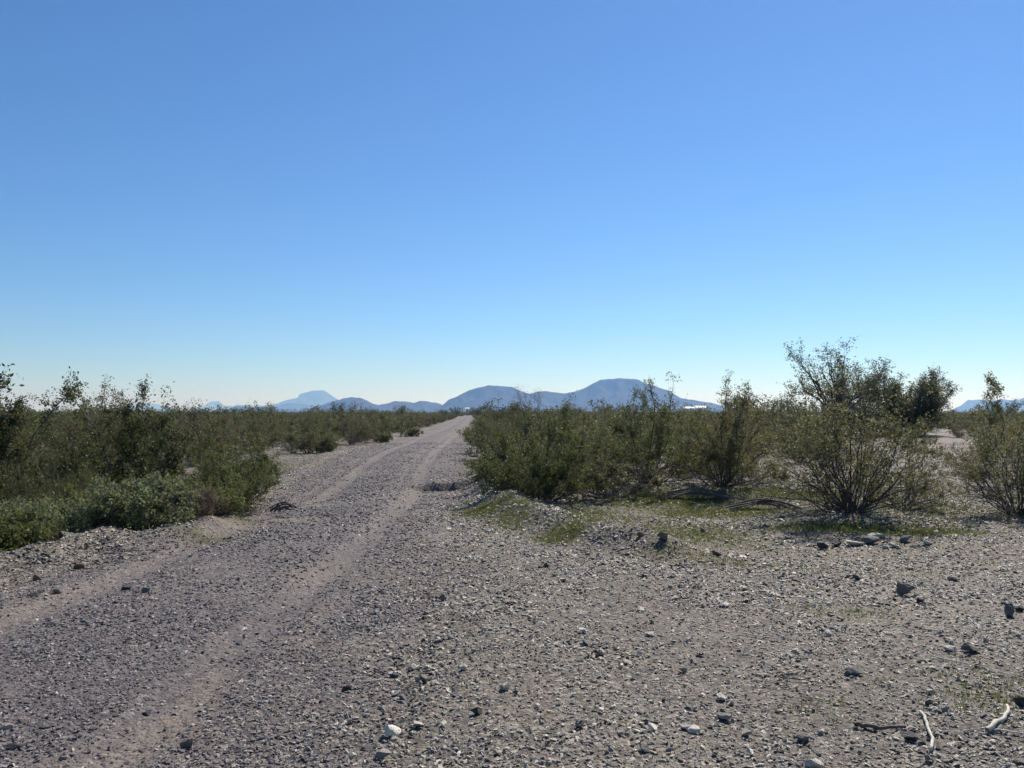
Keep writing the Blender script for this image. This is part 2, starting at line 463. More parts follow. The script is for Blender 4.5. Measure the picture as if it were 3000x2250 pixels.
hill("hills", "broad blue double hill right of the end of the road", 6000,
     [(-720, 0), (-600, 22), (-524, 47), (-475, 92), (-400, 122), (-325, 159), (-250, 194), (-175, 204), (-112, 197), (-62, 199), (0, 192), (62, 167), (125, 134), (187, 152), (250, 157), (350, 154), (388, 147), (500, 174), (538, 187), (650, 249), (700, 252), (750, 244), (850, 249), (926, 239), (976, 217), (1026, 209), (1150, 147), (1225, 109), (1325, 101), (1400, 86), (1525, 47), (1700, 20), (1900, 0)], 620, 11)
hill("hills", "rounded blue hill with a low ridge left of the end of the road", 6500,
     [(-1760, 0), (-1651, 12), (-1543, 56), (-1462, 77), (-1381, 104), (-1273, 121), (-1205, 123), (-1151, 102), (-1097, 72), (-1056, 64), (-975, 80), (-921, 94), (-853, 91), (-785, 83), (-737, 94), (-682, 94), (-636, 80), (-582, 75), (-487, 37), (-380, 12), (-300, 0)], 420, 23)
hill("hills", "low dark blue ridge in front of the pale mesa", 8000,
     [(-2960, 0), (-2865, 8), (-2766, 38), (-2682, 72), (-2599, 55), (-2499, 52), (-2383, 58), (-2232, 38), (-2132, 38), (-2032, 18), (-1850, 0)], 380, 31)
hill("mesa", "flat topped pale blue mesa on the left horizon", 16000,
     [(-5120, 0), (-5064, 10), (-4798, 95), (-4599, 182), (-4400, 248), (-4190, 290), (-4154, 360), (-4034, 395), (-3968, 402), (-3901, 430), (-3668, 436), (-3567, 375), (-3433, 281), (-3266, 188), (-2999, 82), (-2732, 8), (-2650, 0)], 900, 43, .02)
hill("hills", "pale foothill below the flat topped mesa", 12000,
     [(-3720, 0), (-3648, 12), (-3499, 87), (-3249, 147), (-2999, 122), (-2849, 92), (-2699, 42), (-2548, 7), (-2500, 0)], 500, 57)
hill("hills", "very pale jagged peaks left of the mesa", 22000,
     [(-8960, 0), (-8887, 15), (-8613, 93), (-8339, 176), (-8202, 212), (-8084, 295), (-7883, 313), (-7744, 203), (-7560, 166), (-7332, 221), (-7056, 185), (-6919, 176), (-6690, 194), (-6415, 203), (-6139, 121), (-5863, 11), (-5800, 0)], 1000, 67)
hill("hills", "faintest flat ridge at far left above the scrub", 24000,
     [(-11750, 0), (-11693, 12), (-11296, 181), (-11047, 241), (-10698, 261), (-10347, 241), (-10096, 161), (-9795, 82), (-9544, 12), (-9480, 0)], 900, 71)
hill("hills", "jagged blue hills at the right edge of the horizon", 9000,
     [(4700, 0), (4873, 32), (5025, 137), (5137, 144), (5325, 137), (5419, 152), (5493, 140), (5569, 148), (5625, 163), (5775, 137), (5998, 69), (6184, 5), (6260, 0)], 520, 83)

# ------------------------------------------------------------------ haze
hm = bpy.data.materials.new("haze"); hm.use_nodes = True
hn = hm.node_tree
for n in list(hn.nodes):
    if n.type != 'OUTPUT_MATERIAL': hn.nodes.remove(n)
pv = hn.nodes.new("ShaderNodeVolumePrincipled")
pv.inputs["Color"].default_value = (.25, .49, 1.0, 1)
pv.inputs["Density"].default_value = 1.25e-4
pv.inputs["Absorption Color"].default_value = (1, 1, 1, 1)
pv.inputs["Anisotropy"].default_value = .35
hn.links.new(pv.outputs[0], hn.nodes[0].inputs["Volume"])
B = 27500.0
hv = np.array([(sx * B, sy * B, z) for z in (-1.8, 470.0) for sy in (-1, 1) for sx in (-1, 1)])
hf = np.array([(0, 2, 3, 1), (4, 5, 7, 6), (0, 1, 5, 4), (2, 6, 7, 3), (0, 4, 6, 2), (1, 3, 7, 5)])
haze = tag(obj("haze", mesh_np("haze", hv, hf, [hm])), "thin blue desert haze in front of the far hills", kind="stuff")

# ------------------------------------------------------------------ growing shrubs
class Tubes:
    def __init__(s): s.V = []; s.F = {}; s.n = 0
    def add(s, P, r0, r1, sides=4):
        P = np.asarray(P, float); n = len(P)
        T = np.gradient(P, axis=0); T /= (np.linalg.norm(T, axis=1, keepdims=True) + 1e-9)
        ref = np.array([.31, .83, .46]); 
        A = np.cross(T, ref); A /= (np.linalg.norm(A, axis=1, keepdims=True) + 1e-9)
        Bv = np.cross(T, A)
        rr = np.linspace(r0, r1, n)[:, None, None]
        an = np.arange(sides) / sides * 2 * np.pi
        ring = P[:, None, :] + rr * (np.cos(an)[None, :, None] * A[:, None, :] + np.sin(an)[None, :, None] * Bv[:, None, :])
        s.V.append(ring.reshape(-1, 3))
        i = np.arange(n - 1)[:, None] * sides; j = np.arange(sides)[None, :]; j2 = (j + 1) % sides
        f = np.stack([i + j, i + j2, i + sides + j2, i + sides + j], -1).reshape(-1, 4) + s.n
        s.F.setdefault(4, []).append(f)
        cap = (np.arange(sides) + (n - 1) * sides + s.n)[None, :]
        s.F.setdefault(sides, []).append(cap)
        s.n += n * sides
    def mesh(s, name, mat):
        return mesh_np(name, np.concatenate(s.V), [np.concatenate(f) for f in s.F.values()], [mat], True)

def leaf_mesh(name, C, size, tint, mat, rng, aspect=.55, updir=None):
    C = np.asarray(C); n = len(C)
    a = rng.normal(size=(n, 3)); 
    if updir is not None: a = a * .6 + updir
    a /= np.linalg.norm(a, axis=1, keepdims=True)
    b = np.cross(a, rng.normal(size=(n, 3))); b /= (np.linalg.norm(b, axis=1, keepdims=True) + 1e-9)
    L = (size * rng.uniform(.65, 1.35, n))[:, None]
    Vv = np.stack([C - a * L * .5, C + b * L * aspect * .5, C + a * L * .5, C - b * L * aspect * .5], 1).reshape(-1, 3)
    Ff = np.arange(4 * n).reshape(n, 4)
    me = mesh_np(name, Vv, Ff, [mat])
    add_attr(me, "tint", np.repeat(tint, 4))
    return me

def unit(v): return v / (np.linalg.norm(v) + 1e-9)

def grow(seed, Ht, Rad, nst=14, nkid=8, ntwig=5, nleaf=12, leaf=.03, bare=.28, sprig=2, dead=0,
         thick=.016, mats=(None, None), flat=.0, wob=.075, kidlen=.30, twiglen=.12, base=.06, aspect=.55, up=.25, dome=.52, twigs=True, clump=.55):
    """stems fanning from one crown, branching twice; leaves along the outer twigs"""
    rng = np.random.default_rng(seed)
    T = Tubes(); LC = []; LT = []
    def path(p0, d, ln, n, curve):
        P = [p0]; d = unit(d)
        for k in range(n):
            d = unit(d + rng.normal(size=3) * wob * 2.2 + np.array([0, 0, curve]))
            P.append(P[-1] + d * ln / n)
        return np.array(P)
    for sidx in range(nst + sprig + dead):
        az = rng.uniform(0, 2 * np.pi) if sidx >= nst else (sidx + rng.uniform(-.4, .4)) / nst * 2 * np.pi * 2.618
        isdead = sidx >= nst + sprig
        issp = nst <= sidx < nst + sprig
        rr = Rad * rng.uniform(.01, 1.0) ** .55
        if issp: rr *= .55
        hh = Ht * (1 - dome * (rr / Rad) ** 2) * rng.uniform(.78, 1.02)
        if issp: hh = Ht * rng.uniform(1.12, 1.34)
        if isdead: rr = Rad * rng.uniform(.7, 1.25); hh = Ht * rng.uniform(.08, .30)
        out = np.array([math.cos(az), math.sin(az), 0])
        p0 = out * base * Rad * rng.uniform(.2, 1.4) + np.array([0, 0, -.03])
        n = 7
        t = np.linspace(0, 1, n)
        bend = rng.uniform(.8, 1.25)
        if isdead: P = p0 + out * (rr * t[:, None]) + np.array([0, 0, 1.0]) * (hh * np.sin(t * math.pi * .85))[:, None]
        else: P = p0 + out * (rr * t[:, None] ** bend) + np.array([0, 0, 1.0]) * (hh * t[:, None] ** (1 / bend))
        jit = np.cumsum(rng.normal(size=(n, 3)) * wob * Ht * .35, axis=0); jit[0] = 0; jit[:, 2] *= .4
        P = P + jit
        P[:, 2] = np.maximum(P[:, 2], np.where(t > .1, .03, -.03))
        r0 = thick * rng.uniform(.6, 1.3) * (.8 if isdead else 1)
        T.add(P, r0, r0 * .28, 5)
        nk = nkid + int(rng.integers(-1, 2)) if not isdead else 5
        for k in range(nk):
            tk = rng.uniform(bare, 1.0) if k else 1.0
            if issp and k: tk = rng.uniform(.45, 1.0)
            q = np.array([np.interp(tk, t, P[:, c]) for c in range(3)])
            tan = unit(P[min(n - 1, int(tk * (n - 1)) + 1)] - P[max(0, int(tk * (n - 1)) - 1)])
            d = tan * .7 + rng.normal(size=3) * .55 + np.array([0, 0, up]) + out * .15
            if isdead: d = tan * .7 + rng.normal(size=3) * .6
            ln = kidlen * Ht * rng.uniform(.55, 1.2) * (1.15 - .55 * tk) * (.7 if issp else 1)
            Pk = path(q, d, ln, 4, up * .15)
            Pk[:, 2] = np.maximum(Pk[:, 2], .02)
            rk = r0 * (1 - .7 * tk) * .55
            T.add(Pk, max(rk, .0025), .0018, 4 if twigs else 3)
            dens = float(np.exp(rng.normal(-.12, clump))) if not issp else rng.uniform(.6, 1.1); tone0 = rng.normal(.44, .24)
            for w in range(ntwig if not isdead else 3):
                tw = rng.uniform(.25, 1.0) if w else 1.0
                q2 = np.array([np.interp(tw * 4, np.arange(5), Pk[:, c]) for c in range(3)])
                d2 = unit(Pk[-1] - Pk[0]) * .6 + rng.normal(size=3) * .6 + np.array([0, 0, up * 1.2])
                l2 = twiglen * Ht * rng.uniform(.5, 1.3)
                Pt = path(q2, d2, l2, 2, up * .1)
                Pt[:, 2] = np.maximum(Pt[:, 2], .015)
                if twigs: T.add(Pt, .0022, .0012, 3)
                if isdead: continue
                m = max(1, int(nleaf * dens * rng.uniform(.6, 1.4)))
                u = rng.uniform(0, 1.05, m) ** .75
                c = np.stack([np.interp(u * 2, np.arange(3), Pt[:, k3]) for k3 in range(3)], 1) + rng.normal(size=(m, 3)) * leaf * .75
                c[:, 2] = np.maximum(c[:, 2], .02)
                LC.append(c)
                tone = np.clip(tone0 + rng.normal(0, .10) + rng.normal(size=m) * .19, 0, 1)
                LT.append(tone)
    stems = T.mesh("stems", mats[0])
    fol = None
    if nleaf > 0 and LC:
        fol = leaf_mesh("foliage", np.concatenate(LC), leaf, np.concatenate(LT), mats[1], rng, aspect)
    return stems, fol

PROTO = {}
def proto(key, **kw): PROTO[key] = grow(**kw)

CM = (M_stem, M_leaf)
CB = (M_stem, M_leaf_b); CG = (M_stem_pale, M_leaf_pale)
proto("c0", seed=1, Ht=1.4, Rad=1.3, nst=26, nkid=10, ntwig=6, nleaf=16, leaf=.037, mats=CM, sprig=2, dead=5, bare=.12, clump=.85, kidlen=.36, dome=.6)
proto("c1", seed=2, Ht=1.7, Rad=1.05, nst=16, nkid=9, ntwig=6, nleaf=12, leaf=.037, mats=CB, sprig=3, dead=7, bare=.22, clump=.9, kidlen=.32, wob=.10)
proto("c2", seed=3, Ht=1.55, Rad=1.35, nst=18, nkid=9, ntwig=6, nleaf=12, leaf=.037, mats=CM, sprig=3, dead=9, bare=.16, clump=.95, kidlen=.36, wob=.10)
proto("c3", seed=4, Ht=1.25, Rad=1.35, nst=28, nkid=10, ntwig=6, nleaf=16, leaf=.037, mats=CM, sprig=1, dead=4, bare=.10, clump=.8, kidlen=.38, dome=.6)
proto("c4", seed=5, Ht=1.1, Rad=1.2, nst=18, nkid=8, ntwig=6, nleaf=10, leaf=.036, mats=CG, sprig=2, dead=12, bare=.18, clump=.9, kidlen=.40, dome=.65, wob=.12)
proto("c5", seed=7, Ht=1.45, Rad=1.25, nst=28, nkid=10, ntwig=6, nleaf=17, leaf=.038, mats=(M_stem, M_leaf_deep), sprig=2, dead=3, bare=.08, clump=.8, kidlen=.36, dome=.6)
proto("open", seed=6, Ht=1.55, Rad=1.25, nst=36, nkid=9, ntwig=5, nleaf=6, leaf=.040, clump=.7, mats=(M_stem, M_leaf_pale), sprig=3, dead=18, bare=.22, thick=.0125, wob=.085, base=.09, kidlen=.34)
proto("sprig", seed=8, Ht=2.25, Rad=.55, nst=7, nkid=9, ntwig=6, nleaf=16, leaf=.045, mats=(M_stem, M_leaf_pale), sprig=0, dead=2, bare=.42, thick=.018, kidlen=.20, twiglen=.07, dome=.45, wob=.11)
proto("wispy", seed=9, Ht=1.7, Rad=1.6, nst=26, nkid=11, ntwig=7, nleaf=8, leaf=.046, clump=.7, mats=(M_bark_green, M_leaf_wispy), sprig=2, dead=0, bare=.14, up=.5, kidlen=.40, twiglen=.18, aspect=.34, wob=.05)
proto("mound", seed=10, Ht=.62, Rad=.6, nst=40, nkid=8, ntwig=5, nleaf=8, leaf=.040, clump=.7, mats=(M_stem_pale, M_leaf_grey), sprig=0, dead=0, bare=.25, thick=.006, dome=.6, kidlen=.34, twiglen=.20, base=.2)
proto("lush", seed=11, Ht=.62, Rad=.6, nst=36, nkid=8, ntwig=5, nleaf=8, leaf=.042, clump=.7, mats=(M_stem, M_leaf_lush), sprig=0, dead=0, bare=.2, thick=.007, dome=.6, kidlen=.36, twiglen=.20, base=.2)
proto("dead", seed=12, Ht=.44, Rad=.36, nst=56, nkid=9, ntwig=5, nleaf=0, leaf=.02, mats=(M_dead, M_leaf_brown), sprig=0, dead=0, bare=.2, thick=.005, dome=.45, kidlen=.36, twiglen=.22, base=.25)
for k in range(4):
    proto("m%d" % k, seed=20 + k, Ht=1.3, Rad=1.1 + .08 * k, nst=14, nkid=8, ntwig=4, nleaf=9, leaf=.066, mats=(M_stem, M_leaf_far), sprig=k % 3, dead=1, bare=.1, twiglen=.13, twigs=False, kidlen=.34)
proto("mb", seed=26, Ht=1.3, Rad=1.1, nst=14, nkid=8, ntwig=4, nleaf=7, leaf=.062, mats=(M_stem_pale, M_leaf_brown), sprig=1, dead=2, bare=.12, kidlen=.34)
proto("ms", seed=27, Ht=1.5, Rad=.9, nst=9, nkid=7, ntwig=4, nleaf=8, leaf=.064, mats=(M_stem, M_leaf_far), sprig=3, dead=1, bare=.25, twigs=False)
proto("low", seed=28, Ht=.42, Rad=.55, nst=20, nkid=6, ntwig=4, nleaf=10, leaf=.048, mats=(M_stem_pale, M_leaf_far), sprig=0, bare=.2, thick=.006, dome=.5, base=.2, twigs=False)

def shrub(key, name, label, x, y, sc=1.0, rz=0.0, group=None, cat="shrub", scz=None, dz=0.0):
    st, fo = PROTO[key]
    r = empty(name, (x, y, H(x, y) + dz), rz)
    s = sc; r.scale = (s, s, scz if scz else s)
    tag(r, label, cat, group)
    o = obj("stems", st, r)
    if fo: obj("foliage", fo, r)
    return r

# hand placed shrubs of the foreground
G_R = "creosote shrubs right of the road"
shrub("c0", "creosote_shrub", "bushy olive creosote shrub at the right road edge, nearest the road", .55, 14.5, .86, .4, G_R)
shrub("c3", "creosote_shrub", "green creosote shrub overhanging the right road edge behind the nearest bush", .35, 17.4, .95, 2.1, G_R)
shrub("wispy", "palo_verde_shrub", "feathery green shrub rising over the right road edge below the left blue hill", .95, 24.5, .92, 1.0)
shrub("c4", "creosote_shrub", "low half bare pale shrub between the nearest bush and the tall one at right", 1.75, 15.1, .85, 2.9, G_R)
shrub("c2", "creosote_shrub", "tall creosote shrub whose sprigs cross the double blue hill", 2.75, 16.6, .98, .7, G_R)
shrub("c1", "creosote_shrub", "upright creosote shrub with dark straight stems in the middle of the right cluster", 3.95, 15.5, .92, 3.2, G_R)
shrub("c3", "creosote_shrub", "spreading creosote shrub filling the gap in the right cluster", 1.6, 19.6, .9, 5.0, G_R)
shrub("c4", "creosote_shrub", "low pale shrub with bare grey branches right of the upright shrub", 4.75, 17.2, .95, .9, G_R)
shrub("c0", "creosote_shrub", "creosote shrub half hidden behind the right cluster's upright shrub", 5.0, 21.0, .85, 4.2, G_R)
shrub("open", "creosote_shrub", "large open creosote shrub with many bare stems and pale leaves at right", 5.2, 12.6, 1.02, .3, G_R)
shrub("c4", "creosote_shrub", "low twiggy shrub beside the large open creosote on its right", 6.45, 13.6, .70, 5.3, G_R)
shrub("open", "creosote_shrub", "leaning pale creosote shrub cut off by the right edge", 7.75, 12.6, .78, 2.6, G_R)
shrub("sprig", "creosote_shrub", "tall thin creosote sprig near the right edge, standing against the sky", 11.7, 19.0, 1.05, 1.2, G_R)
shrub("c4", "creosote_shrub", "small pale shrub behind the thin sprig at the right edge", 12.3, 21.5, .9, 5.5, G_R)
shrub("c1", "creosote_shrub", "bushy creosote shrub between road and open stony ground at centre right", 6.3, 22.5, .85, 2.2, G_R)

G_L = "shrubs on the left bank"
shrub("c3", "creosote_shrub", "rounded olive creosote shrub at the left road edge", -5.05, 14.9, .80, 1.3, G_L)
shrub("c5", "creosote_shrub", "dark creosote shrub with long sprigs rising over the left scrub", -7.4, 15.8, 1.18, 3.9, G_L)
shrub("c5", "creosote_shrub", "large dark green shrub at the left edge", -8.5, 13.4, 1.18, .2, G_L)
shrub("wispy", "palo_verde_shrub", "feathery shrub with fine upright twigs behind the left bank", -6.7, 12.3, .50, 2.2, G_L)
shrub("c1", "creosote_shrub", "pale topped creosote shrub on the left skyline", -9.3, 18.6, 1.12, 4.4, G_L)
shrub("c0", "creosote_shrub", "creosote shrub in the second row of the left bank", -6.5, 18.2, .85, 5.2, G_L)
shrub("c1", "creosote_shrub", "broad creosote shrub at the far left behind the feathery one", -10.6, 16.5, 1.1, 1.7, G_L)
shrub("mound", "bursage_mound", "grey green rounded mound shrub at the foot of the left bank", -4.8, 10.6, 1.14, .5, G_L)
shrub("mound", "bursage_mound", "smaller grey green mound shrub left of the big mound", -5.5, 10.1, .98, 2.5, G_L)
shrub("lush", "bursage_mound", "yellow green low shrub above the grey green mounds", -5.9, 11.4, 1.12, 1.1, G_L)
shrub("lush", "bursage_mound", "bright green low shrub at the lower left edge", -5.85, 9.0, 1.12, 3.3, G_L)
shrub("lush", "bursage_mound", "green low shrub above the dry brown one", -5.05, 12.7, 1.05, 4.1, G_L)
shrub("lush", "bursage_mound", "small green low shrub at the road edge beside the dry brown one", -4.3, 11.55, .72, 5.1, G_L)
shrub("mound", "bursage_mound", "grey green low shrub between the green ones on the left bank", -6.4, 10.4, 1.0, 4.8, G_L)
shrub("dead", "dry_shrub", "dry reddish brown leafless shrub at the left road edge", -4.32, 10.95, 1.05, .9, cat="shrub")
for (x, y, s, lb) in ((-7.25, 31.6, 1.0, "low dark cushion shrub at the left road edge, nearest of the three"),
                      (-6.95, 43.5, 1.1, "low dark cushion shrub at the left road edge, middle of the three"),
                      (-6.6, 53.0, 1.3, "low dark cushion shrub at the left road edge, farthest of the three")):
    shrub("low", "cushion_shrub", lb, x, y, s, x, "cushion shrubs along the left road edge")

# ------------------------------------------------------------------ desert trees
def tree_proto(key, seed, Ht, Rad, trunk, nb, nkid, ntwig, nleaf, leaf, fork, mats, up=.45, kl=.3, low=.72):
    rng = np.random.default_rng(seed)
    T = Tubes(); S = Tubes(); LC = []; LT = []
    # short trunk
    tp = np.array([[0, 0, -.1], [.02, .01, fork * .5], [rng.uniform(-.08, .08), rng.uniform(-.08, .08), fork]])
    T.add(tp, trunk, trunk * .72, 8)
    for b in range(nb):
        az = (b + rng.uniform(-.3, .3)) / nb * 2 * np.pi * 2.618
        rr = Rad * math.sqrt(rng.uniform(.05, 1)); hh = fork + (Ht - fork) * (1 - .38 * (rr / Rad) ** 2) * rng.uniform(low, 1.0)
        out = np.array([math.cos(az), math.sin(az), 0])
        n = 8; t = np.linspace(0, 1, n)
        P = tp[-1] + out * (rr * t[:, None] ** .85) + np.array([0, 0, 1.]) * ((hh - fork) * t[:, None] ** 1.1)
        j = np.cumsum(rng.normal(size=(n, 3)) * .05 * Ht * .3, axis=0); j[0] = 0
        P = P + j
        r0 = trunk * rng.uniform(.32, .5)
        T.add(P, r0, r0 * .2, 5)
        for k in range(nkid):
            tk = rng.uniform(.25, 1) if k else 1.
            q = np.array([np.interp(tk, t, P[:, c]) for c in range(3)])
            d = unit(unit(P[-1] - P[0]) * .5 + rng.normal(size=3) * .55 + out * .2 + np.array([0, 0, up]))
            ln = kl * Ht * rng.uniform(.5, 1.1) * (1.15 - .5 * tk)
            Pk = [q]
            for s in range(4):
                d = unit(d + rng.normal(size=3) * .18 + np.array([0, 0, .08])); Pk.append(Pk[-1] + d * ln / 4)
            Pk = np.array(Pk)
            T.add(Pk, max(.006, r0 * (1 - .75 * tk) * .5), .003, 4)
            for w in range(ntwig):
                tw = rng.uniform(.2, 1)
                q2 = np.array([np.interp(tw * 4, np.arange(5), Pk[:, c]) for c in range(3)])
                d2 = unit(unit(Pk[-1] - Pk[0]) * .6 + rng.normal(size=3) * .55 + np.array([0, 0, up]))
                Pt = np.array([q2, q2 + d2 * .07 * Ht, q2 + d2 * .13 * Ht + rng.normal(size=3) * .02 * Ht])
                S.add(Pt, .004, .002, 3)
                m = max(1, int(nleaf * rng.uniform(.5, 1.5)))
                u = rng.uniform(0, 1.05, m)
                c = np.stack([np.interp(u * 2, np.arange(3), Pt[:, k3]) for k3 in range(3)], 1) + rng.normal(size=(m, 3)) * leaf * .8
                LC.append(c); LT.append(np.clip(rng.normal(.45, .17) + rng.normal(size=m) * .12, 0, 1))
    trunk_me = T.mesh("trunk", mats[0]); tw_me = S.mesh("twigs", mats[0])
    cr = leaf_mesh("crown", np.concatenate(LC), leaf, np.concatenate(LT), mats[1], rng, .5)
    PROTO[key] = (trunk_me, cr, tw_me)

TM = (M_stem, M_leaf_tree)
tree_proto("t_dense", 41, 4.5, 2.9, .13, 40, 10, 8, 19, .10, .25, (M_stem, M_leaf_tree), .42, .26, .22)
tree_proto("t_snag", 42, 4.6, 2.1, .14, 10, 7, 6, 14, .085, 1.5, (M_stem, M_leaf_tree), .35, .22)
tree_proto("t_open", 43, 4.4, 1.9, .12, 15, 8, 6, 14, .09, .9, (M_stem, M_leaf_tree), .5, .24)
tree_proto("t_far0", 44, 3.2, 2.2, .11, 12, 6, 4, 6, .19, .5, (M_stem, M_leaf_tree), .4, .26)
tree_proto("t_far1", 45, 3.4, 1.6, .10, 9, 6, 4, 6, .18, .8, (M_stem, M_leaf_tree), .5, .26)

def tree(key, label, x, y, sc=1.0, rz=0.0, group=None, name="desert_tree"):
    a, b, c = PROTO[key]
    r = empty(name, (x, y, H(x, y)), rz); r.scale = (sc,) * 3
    tag(r, label, "tree", group)
    obj("trunk", a, r)
    k = obj("crown", b, r)
    tag(obj("twigs", c, k), kind="stuff")
    return r

G_T = "desert trees along the skyline"
tree("t_dense", "dense dark rounded tree at the back of the open stony ground", 27.5, 56.5, 1.0, .5, G_T)
tree("t_open", "open branched tree just left of the dense dark tree", 23.4, 55.0, 1.04, 2.0, G_T)
tree("t_snag", "tallest tree on the right, sparse with a bare dark trunk", 14.3, 36.0, 1.0, 1.0, G_T)
tree("t_open", "bushy tree right of the tallest sparse tree", 17.2, 41.0, .58, 3.5, G_T)
tree("t_far1", "small tree left of the tallest sparse tree", 13.2, 46.0, .80, .6, G_T)
far_trees = [  # x, y, scale, proto, label
    (-.6, 60.0, .78, 0, "rounded tree over the right road edge near the end of the road"),
    (.9, 78.0, .80, 1, "second rounded tree right of the road below the left blue hill"),
    (-9.0, 205.0, 1.0, 0, "dark tree at the very end of the road on its right"),
    (-7.0, 160.0, .72, 1, "small tree at the right road edge before the end of the road"),
    (-15.8, 190.0, .70, 1, "small tree at the left road edge before the end of the road"),
    (-19.5, 285.0, 1.15, 0, "tree closing off the road at its far end"),
    (36.0, 130.0, 1.35, 0, "broad dark tree under the right foot of the double hill"),
    (33.5, 105.0, .95, 1, "tree with split crown right of the far white building"),
    (40.5, 118.0, 1.25, 0, "dark tree between the white building and the tall sparse tree"),
    (46.0, 122.0, 1.05, 1, "slim tree left of the tallest sparse tree on the skyline"),
    (51.0, 130.0, 1.15, 0, "low broad tree behind the tallest sparse tree"),
    (69.0, 140.0, .95, 0, "far tree beyond the dense dark tree on its left side"),
    (96.0, 165.0, 1.15, 0, "far tree right of the dense dark tree on the skyline"),
    (104.0, 172.0, 1.3, 0, "rightmost far tree on the skyline at the right edge"),
    (8.5, 120.0, .80, 0, "small dark tree on the skyline below the saddle of the double hill"),
    (16.0, 135.0, .95, 0, "dark tree on the skyline below the peak of the double hill"),
    (20.0, 140.0, .85, 1, "tree on the skyline below the right peak of the double hill"),
    (-30.0, 82.0, .70, 0, "round dark tree on the left skyline"),
    (-34.0, 84.0, .78, 0, "larger round dark tree on the left skyline near the pale peaks"),
    (-27.5, 88.0, .70, 1, "small tree on the left skyline under the low blue ridge"),
    (-17.8, 86.0, .78, 1, "tall thin tree above the left scrub below the rounded blue hill"),
    (-19.0, 140.0, .85, 1, "small tree on the skyline below the low ridge left of the road"),
    (-26.0, 150.0, .80, 0, "dark low tree on the skyline left of the thin tree"),
    (-60.0, 120.0, .85, 0, "far tree on the skyline behind the pale topped creosote"),
]
for k, (x, y, s, p, lb) in enumerate(far_trees):
    tree("t_far%d" % p, lb, x, y, s, k * 1.7, G_T)
# its outer twigs reach in from the left side of the picture
tree("t_dense", "tree just outside the left edge whose twig tips reach into the picture", -11.15, 14.0, .78, 2.4)

# ------------------------------------------------------------------ scrub of the middle distance: each shrub an individual
rng = np.random.default_rng(77)
placed = []
def shrub_ok(x, y):
    t = x - road_x(y)
    if abs(t) < road_w(y) + 1.1: return False
    if x < -4 and y < 19: return False
    if t < 0 and y < 30 and x > -9.5 - .1 * (30 - y): return False
    if t < 0 and t > -3.6 and y < 60: return False
    if t > 0 and y < 21 and x < 6.5: return False
    if x > 6.0 and y < 24 : return False
    if x > .38 * y and x < .72 * y and y < 50: return float(vnoise(np.array([x * 3.1]), np.array([y * 3.1]), 123)[0]) > .80
    return True
cells = []
y = 19.0
cand = []
for _ in range(9000):
    yy = 19.0 + (52.0 - 19.0) * math.sqrt(rng.uniform()); xx = rng.uniform(-.76, .76) * yy
    cand.append((xx, yy))
for xx, yy in cand:
    if len(placed) >= 285: break
    if not shrub_ok(xx, yy): continue
    md = 1.45 + .012 * yy
    if any((xx - a) ** 2 + (yy - b) ** 2 < md * md for a, b in placed): continue
    placed.append((xx, yy))
kinds = ["m0", "m1", "m2", "m3", "mb", "ms"]
ORD = ["first", "second", "third", "fourth", "fifth", "sixth", "seventh", "eighth", "ninth", "tenth", "eleventh", "twelfth", "thirteenth", "fourteenth"]
def zone(x, y):
    if x < road_x(y): return 0
    return 2 if x > .38 * y else 1
rows = {}
for z in (0, 1, 2):
    P = sorted([p for p in placed if zone(*p) == z], key=lambda p: p[1])
    for r0 in range(0, len(P), 14):
        row = sorted(P[r0:r0 + 14], key=lambda p: abs(p[0] - float(road_x(p[1]))) / p[1])
        for q, p in enumerate(row): rows[p] = (z, r0 // 14, q)
ZN = [("left of the road", "scrub left of the road"), ("behind the right roadside cluster", "scrub right of the road"), ("on the open stony ground", "shrubs on the open stony ground at right")]
for (xx, yy) in placed:
    z, row, q = rows[(xx, yy)]
    k = rng.choice(len(kinds), p=[.20, .20, .18, .16, .16, .10])
    s = float(np.clip(rng.normal(.86, .19), .5, 1.3))
    if k == 5: s *= 1.05
    if z == 2: s *= .75
    brown = kinds[k] == "mb"
    look = ("brownish dry shrub" if brown else "tall olive creosote" if s > 1.0 else "small olive creosote" if s < .72 else "olive creosote")
    lb = "%s %s, %s from the road in scrub %s" % (look, ZN[z][0], ORD[q], ("row " + ORD[row]) if row else "nearest row")
    shrub(kinds[k], "creosote_shrub" if not brown else "dry_shrub", lb, float(xx), float(yy), s, float(rng.uniform(0, 6.28)), ZN[z][1], scz=s * float(rng.uniform(.88, 1.08)))

# shrubs crowding the road where it narrows into the distance
EDGE = [(27.5, 1, .80), (31.5, 1, .85), (36, 1, .80), (41, 1, .9), (46, 1, .8), (52, 1, .9), (58, 1, .85), (70, 1, .9), (84, 1, 1.0), (100, 1, .95), (118, 1, 1.05), (140, 1, 1.1), (165, 1, 1.15), (192, 1, 1.2),
        (88, -1, .7), (104, -1, .75), (124, -1, .85), (148, -1, .95), (176, -1, 1.05), (204, -1, 1.1)]
for side, nm in ((1, "right"), (-1, "left")):
    for q, (yy, sd_, s) in enumerate([e for e in EDGE if e[1] == side]):
        xx = float(road_x(yy)) + side * (2.9 if side > 0 else 3.3)
        shrub("m%d" % (q % 4), "creosote_shrub", "dark creosote at the far %s road verge, %s along the narrowing road" % (nm, ORD[q]), xx, float(yy), s, q * 1.3, "shrubs along the far road verges")

